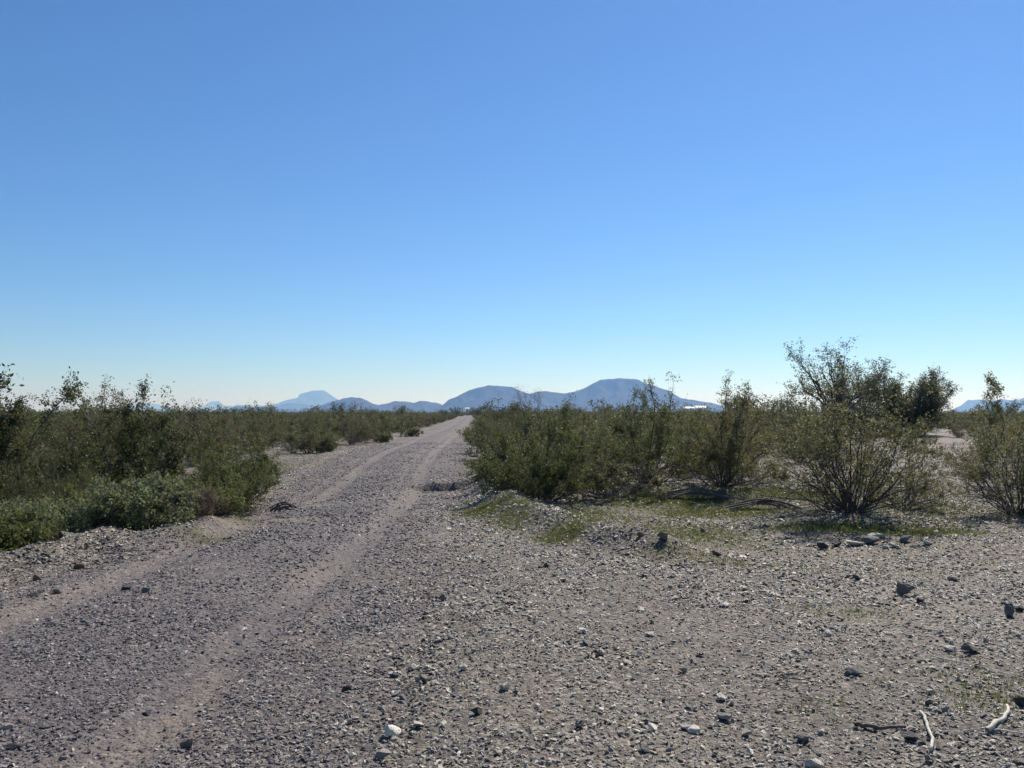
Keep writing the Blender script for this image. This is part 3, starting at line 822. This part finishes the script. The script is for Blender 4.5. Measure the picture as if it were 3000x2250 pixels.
# ------------------------------------------------------------------ scatter helper (geometry nodes), only for uncountable stuff
def scatter(name, P, rot, scl, idx, protos, label):
    me = bpy.data.meshes.new(name)
    n = len(P)
    me.vertices.add(n); me.vertices.foreach_set("co", np.asarray(P, np.float32).ravel())
    a = me.attributes.new("rot", 'FLOAT_VECTOR', 'POINT'); a.data.foreach_set("vector", np.asarray(rot, np.float32).ravel())
    a = me.attributes.new("scl", 'FLOAT_VECTOR', 'POINT'); a.data.foreach_set("vector", np.asarray(scl, np.float32).ravel())
    a = me.attributes.new("idx", 'INT', 'POINT'); a.data.foreach_set("value", np.asarray(idx, np.int32))
    o = obj(name, me)
    tag(o, label, kind="stuff")
    pc = bpy.data.collections.new(name + "_kinds")
    for k, (pm) in enumerate(protos):
        po = bpy.data.objects.new("%s_kind_%02d" % (name, k), pm)
        pc.objects.link(po)
    ng = bpy.data.node_groups.new(name + "_scatter", 'GeometryNodeTree')
    ng.interface.new_socket("Geometry", in_out='INPUT', socket_type='NodeSocketGeometry')
    ng.interface.new_socket("Geometry", in_out='OUTPUT', socket_type='NodeSocketGeometry')
    gi = ng.nodes.new("NodeGroupInput"); go = ng.nodes.new("NodeGroupOutput")
    ip = ng.nodes.new("GeometryNodeInstanceOnPoints")
    ci = ng.nodes.new("GeometryNodeCollectionInfo")
    ci.inputs["Collection"].default_value = pc
    ci.inputs["Separate Children"].default_value = True
    ci.inputs["Reset Children"].default_value = True
    def named(nm, dt):
        q = ng.nodes.new("GeometryNodeInputNamedAttribute"); q.data_type = dt
        q.inputs["Name"].default_value = nm
        return q.outputs["Attribute"]
    ng.links.new(gi.outputs[0], ip.inputs["Points"])
    ng.links.new(ci.outputs[0], ip.inputs["Instance"])
    ip.inputs["Pick Instance"].default_value = True
    ng.links.new(named("idx", 'INT'), ip.inputs["Instance Index"])
    e2r = ng.nodes.new("FunctionNodeEulerToRotation")
    ng.links.new(named("rot", 'FLOAT_VECTOR'), e2r.inputs[0])
    ng.links.new(e2r.outputs[0], ip.inputs["Rotation"])
    ng.links.new(named("scl", 'FLOAT_VECTOR'), ip.inputs["Scale"])
    ng.links.new(ip.outputs[0], go.inputs[0])
    md = o.modifiers.new("scatter", 'NODES'); md.node_group = ng
    return o

# far scrub that reads as one mass
def joined(stems, fol):
    """stems and foliage of a far shrub as one mesh with two materials"""
    bm = bmesh.new(); bm.from_mesh(stems); n = len(bm.faces); bm.from_mesh(fol)
    bm.faces.ensure_lookup_table()
    for f in bm.faces[n:]: f.material_index = 1
    me = bpy.data.meshes.new("far_shrub"); bm.to_mesh(me); bm.free()
    me.materials.append(stems.materials[0]); me.materials.append(fol.materials[0])
    return me
farp = []
for k in range(4):
    s_, f_ = grow(seed=60 + k, Ht=1.3, Rad=1.05, nst=8, nkid=5, ntwig=3, nleaf=5, leaf=.13, twigs=False, mats=(M_stem, M_leaf_far if k < 3 else M_leaf_brown), sprig=k % 3, bare=.12, twiglen=.14)
    farp.append(joined(s_, f_))
rng = np.random.default_rng(5)
pts = []
def ring(d0, d1, per_m2, spread=.80):
    n = int(spread * (d1 * d1 - d0 * d0) * per_m2)
    yy = np.sqrt(rng.uniform(d0 * d0, d1 * d1, n)); xx = rng.uniform(-spread, spread, n) * yy
    t = np.abs(xx - road_x(yy)) ; k = (t > road_w(yy) + 1.0) | (yy > 330)
    return np.stack([xx[k], yy[k]], 1)
A = np.concatenate([ring(50, 110, .16), ring(110, 260, .07), ring(260, 700, .014), ring(700, 2600, .0016), ring(2600, 5200, .00022)])
keepn = []
for x_, y_ in A:
    if x_ > .38 * y_ and y_ < 62 and rng.uniform() < .6: continue
    keepn.append((x_, y_))
A = np.array(keepn)
n = len(A)
sc = np.clip(rng.normal(.84, .16, n), .45, 1.3)
tall = rng.uniform(size=n) < .03
sc = np.where(tall, sc * 1.5, sc)
dist = A[:, 1]
sc = sc * np.interp(dist, [50, 300, 1000, 5000], [1, 1.05, 1.15, 1.5])
wide = np.interp(dist, [50, 250, 700, 2600, 5200], [1, 1.15, 1.8, 3.0, 6.0])
scatter("scrub", np.column_stack([A, height(A[:, 0], A[:, 1])]), np.column_stack([np.zeros(n), np.zeros(n), rng.uniform(0, 6.28, n)]),
        np.column_stack([sc * wide, sc * wide, sc * rng.uniform(.85, 1.1, n)]), rng.choice(4, n, p=[.32, .32, .26, .10]), farp,
        "far creosote scrub covering the plain to the horizon")

# ------------------------------------------------------------------ loose stones
def hull_stone(seed, flat, mat):
    rg = np.random.default_rng(seed)
    bm = bmesh.new()
    for k in range(15):
        v = unit(rg.normal(size=3)) * rg.uniform(.85, 1.1)
        bm.verts.new(Vector(v * np.array([.5, .5 * rg.uniform(.6, .95), .5 * flat])))
    bmesh.ops.convex_hull(bm, input=bm.verts)
    for v in [v for v in bm.verts if not v.link_faces]: bm.verts.remove(v)
    me = bpy.data.meshes.new("stone"); bm.to_mesh(me); bm.free()
    me.materials.append(mat)
    return me

def cut_stone(seed, mat, sub=2, ncut=11, lo=.36, hi=.72):
    """angular rock: a ball planed off by random cuts, slightly roughened"""
    rg = np.random.default_rng(seed)
    bm = bmesh.new()
    bmesh.ops.create_icosphere(bm, subdivisions=sub, radius=1.0)
    cuts = [(Vector(unit(rg.normal(size=3))), rg.uniform(lo, hi)) for _ in range(ncut)]
    for v in bm.verts:
        for nrm, off in cuts:
            d = v.co.dot(nrm) - off
            if d > 0: v.co -= nrm * d
        v.co += Vector(rg.normal(size=3) * .012)
    xs = [v.co.x for v in bm.verts]; yv = [v.co.y for v in bm.verts]; zv = [v.co.z for v in bm.verts]
    for v in bm.verts:
        v.co.x = (v.co.x - min(xs)) / (max(xs) - min(xs)) - .5
        v.co.y = (v.co.y - min(yv)) / (max(yv) - min(yv)) - .5
        v.co.z = (v.co.z - min(zv)) / (max(zv) - min(zv)) - .5
    me = bpy.data.meshes.new("rock"); bm.to_mesh(me); bm.free()
    me.materials.append(mat)
    return me

def on_road(x, y): return 1 - sstep(.72, 1.0, np.abs(x - road_x(y)) / road_w(y))
def blend_road(x, y): return 1 - sstep(.45, 1.25, np.abs(x - road_x(y)) / road_w(y) + .3 * fbm(x / .9, y / .9, 95, 3))
def gravel(name, label, mat, n, region, seed, smin, smax, ymax=42.0, p=1.65, raise_z=0.0, skew=1.9):
    rg = np.random.default_rng(seed)
    yg = np.linspace(2.7, ymax, 2000)
    w = (1.32 * yg + 2.6) * (4.0 / yg) ** p
    cdf = np.cumsum(w); cdf /= cdf[-1]
    yy = np.interp(rg.uniform(size=n), cdf, yg)
    xx = rg.uniform(-.5, .5, n) * (1.32 * yy + 2.6)
    k = rg.uniform(size=n) < region(xx, yy)
    xx, yy = xx[k], yy[k]; n = len(xx)
    u = rg.uniform(size=n)
    s = (smin + (smax - smin) * u ** skew) * np.clip((yy / 4.5), .8, 3.5) ** .5
    s = s * (1 + .45 * fbm(xx / .55, yy / .55, seed + 70, 3))
    z = surface(xx, yy) + s * rg.uniform(.02, .16, n)
    protos = [hull_stone(seed * 50 + q, [.34, .42, .55, .28, .38, .65, .30, .45][q], mat) for q in range(8)]
    return scatter(name, np.column_stack([xx, yy, z]), np.column_stack([rg.normal(0, .34, n), rg.normal(0, .34, n), rg.uniform(0, 6.28, n)]),
            np.column_stack([s * rg.uniform(.8, 1.25, n), s * rg.uniform(.7, 1.0, n), s * rg.uniform(.6, 1.1, n)]), rg.integers(0, 8, n), protos, label)

def reg_field(x, y):
    r = blend_road(x, y)
    d = (1 - r) * (1 - .75 * np.exp(-((np.abs(x - road_x(y)) - .95) / .26) ** 2)) * (.72 + .5 * fbm(x / 1.1, y / 1.1, 91, 3) + .5 * np.exp(-(seg_dist(x, y, WINDROW) / .5) ** 2) + .5 * np.exp(-(seg_dist(x, y, LEFT_BERM) / .6) ** 2))
    return np.clip(d * (1 - .3 * blobs(x, y, GREEN, 20)) * (1 - .4 * blobs(x, y, MOSS, 30)), 0, 1)
def reg_road(x, y):
    r = blend_road(x, y); t = np.abs(x - road_x(y))
    tr = np.exp(-((t - .95) / .28) ** 2)
    return np.clip(r * (.70 + .5 * fbm(x / 1.3, y / 1.3, 92, 3)) * (1 - .85 * tr) * (1 - .7 * blobs(x, y, TAN, 40)), 0, 1)
gravel("gravel", "loose grey and pale stones covering the ground right of the road", M_stone, 430000, reg_field, 3, .010, .040, skew=2.2)
gravel("road_gravel", "small purple grey stones strewn over the gravel road", M_stone_road, 560000, reg_road, 4, .008, .034, raise_z=.012, skew=2.4)

# the larger loose stones, each one a piece of the ground
STONES = [cut_stone(300 + k, M_stone, 2, 9) for k in range(8)]
rng = np.random.default_rng(9)
cnt = 0
while cnt < 280:
    yy = 3.4 + 9.0 * rng.uniform() ** 1.5
    xx = rng.uniform(-.66, .66) * yy
    onr = float(on_road(np.array([xx]), np.array([yy]))[0])
    if rng.uniform() < onr * .62: continue
    if xx < -4.2 - .3 * (10 - yy) : continue
    s = (.022 + .036 * rng.uniform() ** 2.4) * (1 + .05 * yy) * (.8 if onr > .5 else 1)
    parent = road if onr > .5 else ground
    o = obj("stone", STONES[int(rng.integers(8))], parent)
    o.scale = (s * rng.uniform(.9, 1.4), s * rng.uniform(.7, 1.0), s * rng.uniform(.35, .75))
    o.rotation_euler = (rng.normal(0, .2), rng.normal(0, .2), rng.uniform(0, 6.28))
    o.location = (xx, yy, H(xx, yy) + o.scale.z * .28 + .01)
    cnt += 1

# single rocks that stand out
def rock(label, x, y, w, d, h, mat, rz=0.0, tilt=(0, 0), seed=1, sink=.30, ncut=11, group=None, lo=.36, dz=0.0):
    o = obj("rock", cut_stone(seed, mat, 3, ncut, lo))
    o.scale = (w, d, h)
    o.rotation_euler = (tilt[0], tilt[1], rz)
    o.location = (x, y, H(x, y) + h * (.5 - sink) + .01 + dz)
    tag(o, label, "rock", group)
    return o
rock("pale blocky rock lying alone on the gravel at lower centre", -.58, 4.05, .082, .07, .056, M_rock_white, .3, (.1, .12), 501, .08, 8, lo=.40)
rock("flat round white stone in the gravel at lower right of centre", .69, 4.09, .052, .042, .018, M_rock_white, .2, (.45, .1), 502, .05)
rock("dark slab standing on edge on the right gravel", 3.43, 7.22, .15, .05, .12, M_rock_grey, -.2, (.1, .35), 503, .15)
rock("small dark rock just right of the standing slab", 3.43, 6.94, .085, .07, .05, M_rock_dark, .4, (0, 0), 504)
rock("grey pointed rock near the right edge", 3.88, 6.44, .11, .07, .11, M_rock_grey, .7, (.1, -.2), 505, .15)
rock("small dark rock at the right edge beside the pointed grey rock", 4.06, 6.62, .09, .07, .05, M_rock_dark, .2, (0, .1), 506)
rock("flat dark brown rock above the standing slab", 4.26, 7.95, .12, .08, .045, M_rock_brown, .1, (0, .05), 507)
rock("pale flat stone leaning on a dark slab at right", 2.90, 5.48, .09, .06, .03, M_rock_pale, .1, (.3, .1), 508)
rock("dark slab beside the pale flat stone at right", 3.02, 5.44, .12, .06, .06, M_rock_grey, -.2, (.3, .2), 509)
rock("grey rock with a pale stick resting on it", 2.02, 4.90, .115, .07, .045, M_rock_grey, .1, (.05, .05), 510)
rock("dark flat rock under the curved white stick", 1.90, 3.97, .075, .06, .045, M_rock_dark, .3, (0, .15), 511)
rock("grey angular rock at the bottom right of centre", 1.40, 4.0, .06, .05, .035, M_rock_grey, .6, (.1, .2), 512)
rock("dark block at the right edge above the pale thick stick", 2.72, 4.43, .07, .06, .06, M_rock_dark, .3, (.2, .3), 513)
rock("brown square rock at the end of the gravel windrow", 1.64, 8.95, .12, .09, .085, M_rock_brown, .1, (0, .03), 514, .12, 7, lo=.42)
rock("brown rock left of the square one at the windrow", 1.44, 9.2, .12, .08, .06, M_rock_brown, .4, (0, .1), 515)
rock("brown square rock on the mossy flat right of the windrow", 2.24, 9.02, .105, .08, .075, M_rock_brown, -.2, (0, 0), 516, .12, 7, lo=.42)
rock("dark rock with a sunlit top at the left of the road", -3.36, 7.2, .09, .07, .055, M_rock_dark, .5, (.1, .2), 517)
rock("pointed grey rock right of the dark sunlit rock on the left", -3.12, 7.04, .065, .05, .06, M_rock_grey, .1, (.2, .1), 518)
rock("dark flat rock at the left road edge", -4.05, 7.0, .10, .07, .05, M_rock_dark, .2, (0, .1), 519)
rock("grey pointed rock behind the dark flat rock at the left road edge", -3.92, 7.13, .075, .06, .075, M_rock_grey, .9, (.1, .1), 520)
rock("reddish pointed rock on the left bank", -4.30, 8.2, .10, .07, .085, M_rock_red, .3, (.1, .2), 521)
rock("brown pointed rock lower on the left bank", -4.45, 7.75, .08, .06, .09, M_rock_brown, .3, (.1, -.1), 522)
rock("grey boulder under the low shrubs on the left bank", -4.95, 9.2, .21, .14, .12, M_rock_grey, .3, (0, .1), 523)
rock("dark angular rock at the bottom left of the road", -1.50, 3.84, .062, .05, .048, M_rock_brown, .2, (0, -.2), 524, .12)
rock("black rounded rock on the road left of the centre line", -.70, 4.90, .06, .05, .035, M_rock_dark, .2, (0, 0), 525)
rock("black tilted rock on the road above the pale block", -.93, 4.66, .055, .04, .055, M_rock_dark, .7, (.3, .5), 526)
rock("small pale pyramid rock at the right margin of the road", -.29, 4.98, .05, .045, .04, M_rock_pale, .2, (0, 0), 527, lo=.4)
rock("black rock on the road at lower left", -1.92, 4.35, .05, .04, .024, M_rock_dark, .1, (0, 0), 528)
rock("small rock with pale top on the road at left centre", -1.86, 5.66, .06, .05, .04, M_rock_grey, .3, (.1, .1), 529)
rock("dark block on the gravel above right of the pale block", -.18, 4.3, .06, .05, .045, M_rock_dark, .2, (0, .1), 530)
rock("dark flat rock at the lower left corner", -2.27, 3.80, .08, .06, .03, M_rock_dark, .1, (0, .1), 531)
pile = [(3.81, 10.12, .13, .10, .09, M_rock_dark, "dark block at the left end of the stone pile below the open creosote"),
        (4.05, 10.28, .12, .10, .10, M_rock_dark, "dark round stone second from the left in the stone pile"),
        (4.28, 10.30, .26, .12, .06, M_rock_pale, "long pale flat stone in the stone pile below the open creosote"),
        (4.52, 10.38, .24, .14, .09, M_rock_grey, "grey slab leaning in the middle of the stone pile"),
        (4.70, 10.68, .22, .12, .08, M_rock_pale, "pale stone on top at the back of the stone pile"),
        (4.55, 10.05, .13, .09, .04, M_rock_pale, "small pale stone at the front of the stone pile"),
        (4.72, 10.15, .15, .09, .05, M_rock_pale, "pale flat stone right of centre in the stone pile"),
        (4.98, 10.45, .22, .12, .09, M_rock_grey, "grey stone at the right of the stone pile"),
        (5.15, 10.22, .19, .10, .05, M_rock_pale, "flat pale stone at the right end of the stone pile")]
for k, (x, y, w, d, h, m, lb) in enumerate(pile):
    rock(lb, x, y, w, d, h, m, .1 * k, (.05, .12 * (-1) ** k), 540 + k, .1, 9, "stone pile below the open creosote")

# ------------------------------------------------------------------ sticks and dead wood
def stick(label, pts, r0, r1, mat, seed=0, lift=.012, twig=0, name="stick"):
    rg = np.random.default_rng(seed)
    P = np.array([(x, y, 0.) for x, y in pts])
    t = np.linspace(0, 1, len(P)); tt = np.linspace(0, 1, 12)
    Q = np.stack([np.interp(tt, t, P[:, c]) for c in range(3)], 1)
    for _ in range(2): Q[1:-1] = (Q[:-2] + 2 * Q[1:-1] + Q[2:]) / 4
    Q[:, :2] += rg.normal(size=(12, 2)) * r0 * .45; r0 *= .8; r1 *= .55
    Q[:, 2] = height(Q[:, 0], Q[:, 1]) + lift + r0 * .6 + .25 * r0 * rg.normal(size=12)
    org = Q[0].copy(); org[2] = H(Q[0, 0], Q[0, 1])
    T = Tubes(); T.add(Q - org, r0, r1, 7)
    me = T.mesh("stick", mat)
    root = empty(name, tuple(org))
    tag(root, label, "stick")
    obj("branch", me, root)
    if twig:
        for _ in range(twig):
            T2 = Tubes()
            i = int(rg.integers(3, 10)); d = rg.normal(size=3); d[2] = abs(d[2]) * .5; d = unit(d)
            T2.add(np.array([Q[i], Q[i] + d * .05, Q[i] + d * .09 + rg.normal(size=3) * .012]) - org, r1 * .6, r1 * .3, 4)
            obj("twig", T2.mesh("twig", mat), root)
    return root
stick("curved bleached white stick at lower right", [(2.1, 4.27), (2.08, 4.17), (2.03, 4.06), (2.01, 3.95), (1.92, 3.82)], .010, .014, M_driftwood, 1)
stick("thick pale branch piece at the right edge of the foreground", [(2.30, 4.03), (2.43, 4.13), (2.52, 4.22), (2.60, 4.36)], .016, .012, M_driftwood, 2)
stick("dark weathered log piece left of the curved white stick", [(1.70, 4.17), (1.80, 4.10), (1.93, 4.08)], .016, .013, M_logdark, 3)
stick("thin brown stick on the gravel right of centre", [(1.55, 4.83), (1.66, 4.78), (1.78, 4.71)], .006, .004, M_logdark, 4, twig=2)
stick("thin pale stick in the gravel above the brown one", [(1.62, 5.81), (1.74, 5.73), (1.86, 5.69)], .007, .004, M_driftwood, 5)
stick("long thin pale twig at right reaching to the edge", [(2.70, 5.32), (2.88, 5.07), (2.97, 4.85), (3.08, 4.7)], .0055, .003, M_driftwood, 6, twig=2)
stick("thin grey stick below the thick pale branch piece", [(2.32, 4.05), (2.40, 4.01), (2.50, 3.98)], .006, .005, M_driftwood, 7)
stick("thin dark stick lying along the left bank", [(-4.4, 9.0), (-4.12, 8.95), (-3.9, 9.1)], .009, .005, M_logdark, 8, .03)
stick("short curled pale stick in the gravel at right of centre", [(1.72, 6.0), (1.79, 6.04), (1.83, 6.12)], .008, .005, M_driftwood, 9)
stick("pale twig leaning on the grey rock", [(1.97, 4.93), (2.02, 4.95), (2.05, 5.04)], .006, .004, M_driftwood, 10, .05)

# tangle of dead wood at the left side of the road
def tangle(label, x, y, seed, span, name="dead_wood", nb=9):
    rg = np.random.default_rng(seed)
    root = empty(name, (x, y, H(x, y)))
    tag(root, label, "dead wood")
    for k in range(nb):
        a = rg.uniform(-.5, .5) + (math.pi if k % 2 else 0); ln = span * rg.uniform(.4, 1.0)
        t = np.linspace(-.5, .5, 8)
        P = np.stack([np.cos(a) * t * ln + rg.normal(0, .03), np.sin(a) * t * ln + rg.normal(0, .05), .02 + rg.uniform(.05, .16) * np.cos(t * math.pi) + .01], 1)
        P += np.cumsum(rg.normal(size=(8, 3)) * .008, axis=0)
        T = Tubes(); T.add(P, .018 * rg.uniform(.5, 1.2), .006, 6)
        obj("branch", T.mesh("branch", M_logdark if k % 3 else M_stem_pale), root)
    return root
tangle("dark tangle of dead branches at the left side of the road", -3.68, 13.4, 3, .55)
tangle("grey tangle of dead branches under the open creosote", 4.05, 13.3, 7, 1.3, nb=12)
tangle("low tangle of grey dead branches beneath the upright shrub of the right cluster", 3.2, 14.3, 11, 1.5, nb=12)

# ------------------------------------------------------------------ grass tufts in the green patches
def tuft(seed, nb, hgt, spread, mat):
    rg = np.random.default_rng(seed)
    Vv = []; Ff = []; tint = []
    for k in range(nb):
        p = np.append(rg.normal(0, spread, 2), 0); a = rg.uniform(0, 6.28); lean = rg.uniform(.1, .6)
        d = np.array([math.cos(a), math.sin(a), 0]); s = np.array([-d[1], d[0], 0]) * .0030
        h1 = hgt * rg.uniform(.5, 1.1)
        m_ = p + d * lean * h1 * .35 + np.array([0, 0, h1 * .6]); t_ = p + d * lean * h1 + np.array([0, 0, h1])
        b = len(Vv)
        Vv += [p - s, p + s, m_ + s * .8, m_ - s * .8, t_]
        Ff.append((b, b + 1, b + 2, b + 3)); Ff.append((b + 3, b + 2, b + 4, b + 4))
        tint += [rg.uniform(.2, .9)] * 5
    q = np.array([f for f in Ff if f[2] != f[3]]); t3 = np.array([f[:3] for f in Ff if f[2] == f[3]])
    me = mesh_np("tuft", np.array(Vv), [q, t3], [mat])
    add_attr(me, "tint", tint)
    return me
rng = np.random.default_rng(15)
gp = []
for bx, by, rx, ry, s in GREEN:
    n = int(1000 * s * s * rx * ry * 4)
    gp.append(np.column_stack([rng.normal(bx, rx * .55, n), rng.normal(by, ry * .55, n)]))
gp = np.concatenate(gp)
gp = gp[rng.uniform(size=len(gp)) < blobs(gp[:, 0], gp[:, 1], GREEN, 20) + .05]
n = len(gp)
gs = rng.uniform(.5, 1.25, n)
scatter("grass", np.column_stack([gp, height(gp[:, 0], gp[:, 1])]), np.column_stack([np.zeros(n), np.zeros(n), rng.uniform(0, 6.28, n)]),
        np.column_stack([gs, gs, gs]), rng.integers(0, 4, n), [tuft(80 + k, 6, .028, .016, M_grass) for k in range(4)],
        "short green winter grass sprouting between the stones under the shrubs")

# ------------------------------------------------------------------ far white buildings
def paint(name, c):
    m, nt, b = new_mat(name)
    tc = N(nt, "ShaderNodeTexCoord"); n = N(nt, "ShaderNodeTexNoise"); n.inputs["Scale"].default_value = .6
    nt.links.new(tc.outputs["Object"], n.inputs["Vector"])
    r = ramp(nt, [(.3, tuple(v * .93 for v in c)), (.7, c)], n.outputs[0])
    nt.links.new(r.outputs[0], b.inputs["Base Color"]); b.inputs["Roughness"].default_value = .5
    return m
M_white = paint("white_sheet_metal", (.82, .82, .80))
M_door = paint("grey_door", (.30, .31, .33))

def box_mesh(name, x0, x1, y0, y1, z0, z1, mat):
    v = np.array([(x, y, z) for z in (z0, z1) for y in (y0, y1) for x in (x0, x1)])
    return mesh_np(name, v, hf, [mat])

def shed(label, x, y, L, W, Hh, bays, name="white_building"):
    r = empty(name, (x, y, H(x, y))); tag(r, label, "building")
    obj("wall", box_mesh("wall", -L / 2, L / 2, 0, W, -.2, Hh, M_white), r)
    e = .4
    rv = np.array([(-L / 2 - e, -e, Hh + .02), (L / 2 + e, -e, Hh + .02), (L / 2 + e, W + e, Hh + .02), (-L / 2 - e, W + e, Hh + .02),
                   (-L / 2 - e, W / 2, Hh * 1.35), (L / 2 + e, W / 2, Hh * 1.35)])
    obj("roof", mesh_np("roof", rv, [np.array([(0, 1, 5, 4), (2, 3, 4, 5), (3, 2, 1, 0)]), np.array([(0, 4, 3), (1, 2, 5)])], [M_white]), r)
    for k in range(bays):
        cx = -L / 2 + (k + .5) * L / bays
        obj("door", box_mesh("door", cx - L / bays * .16, cx + L / bays * .16, -.12, -.01, 0, Hh * .72, M_door), r)
    return r
shed("long white building far off at the right foot of the double hill", 541, 2500, 34, 24, 14, 4)
shed("second white building right of the long one below the hill", 580, 2510, 32, 24, 16, 4)
shed("tiny white building above the far end of the road", -41.5, 760, 3.0, 5, 4.6, 1)
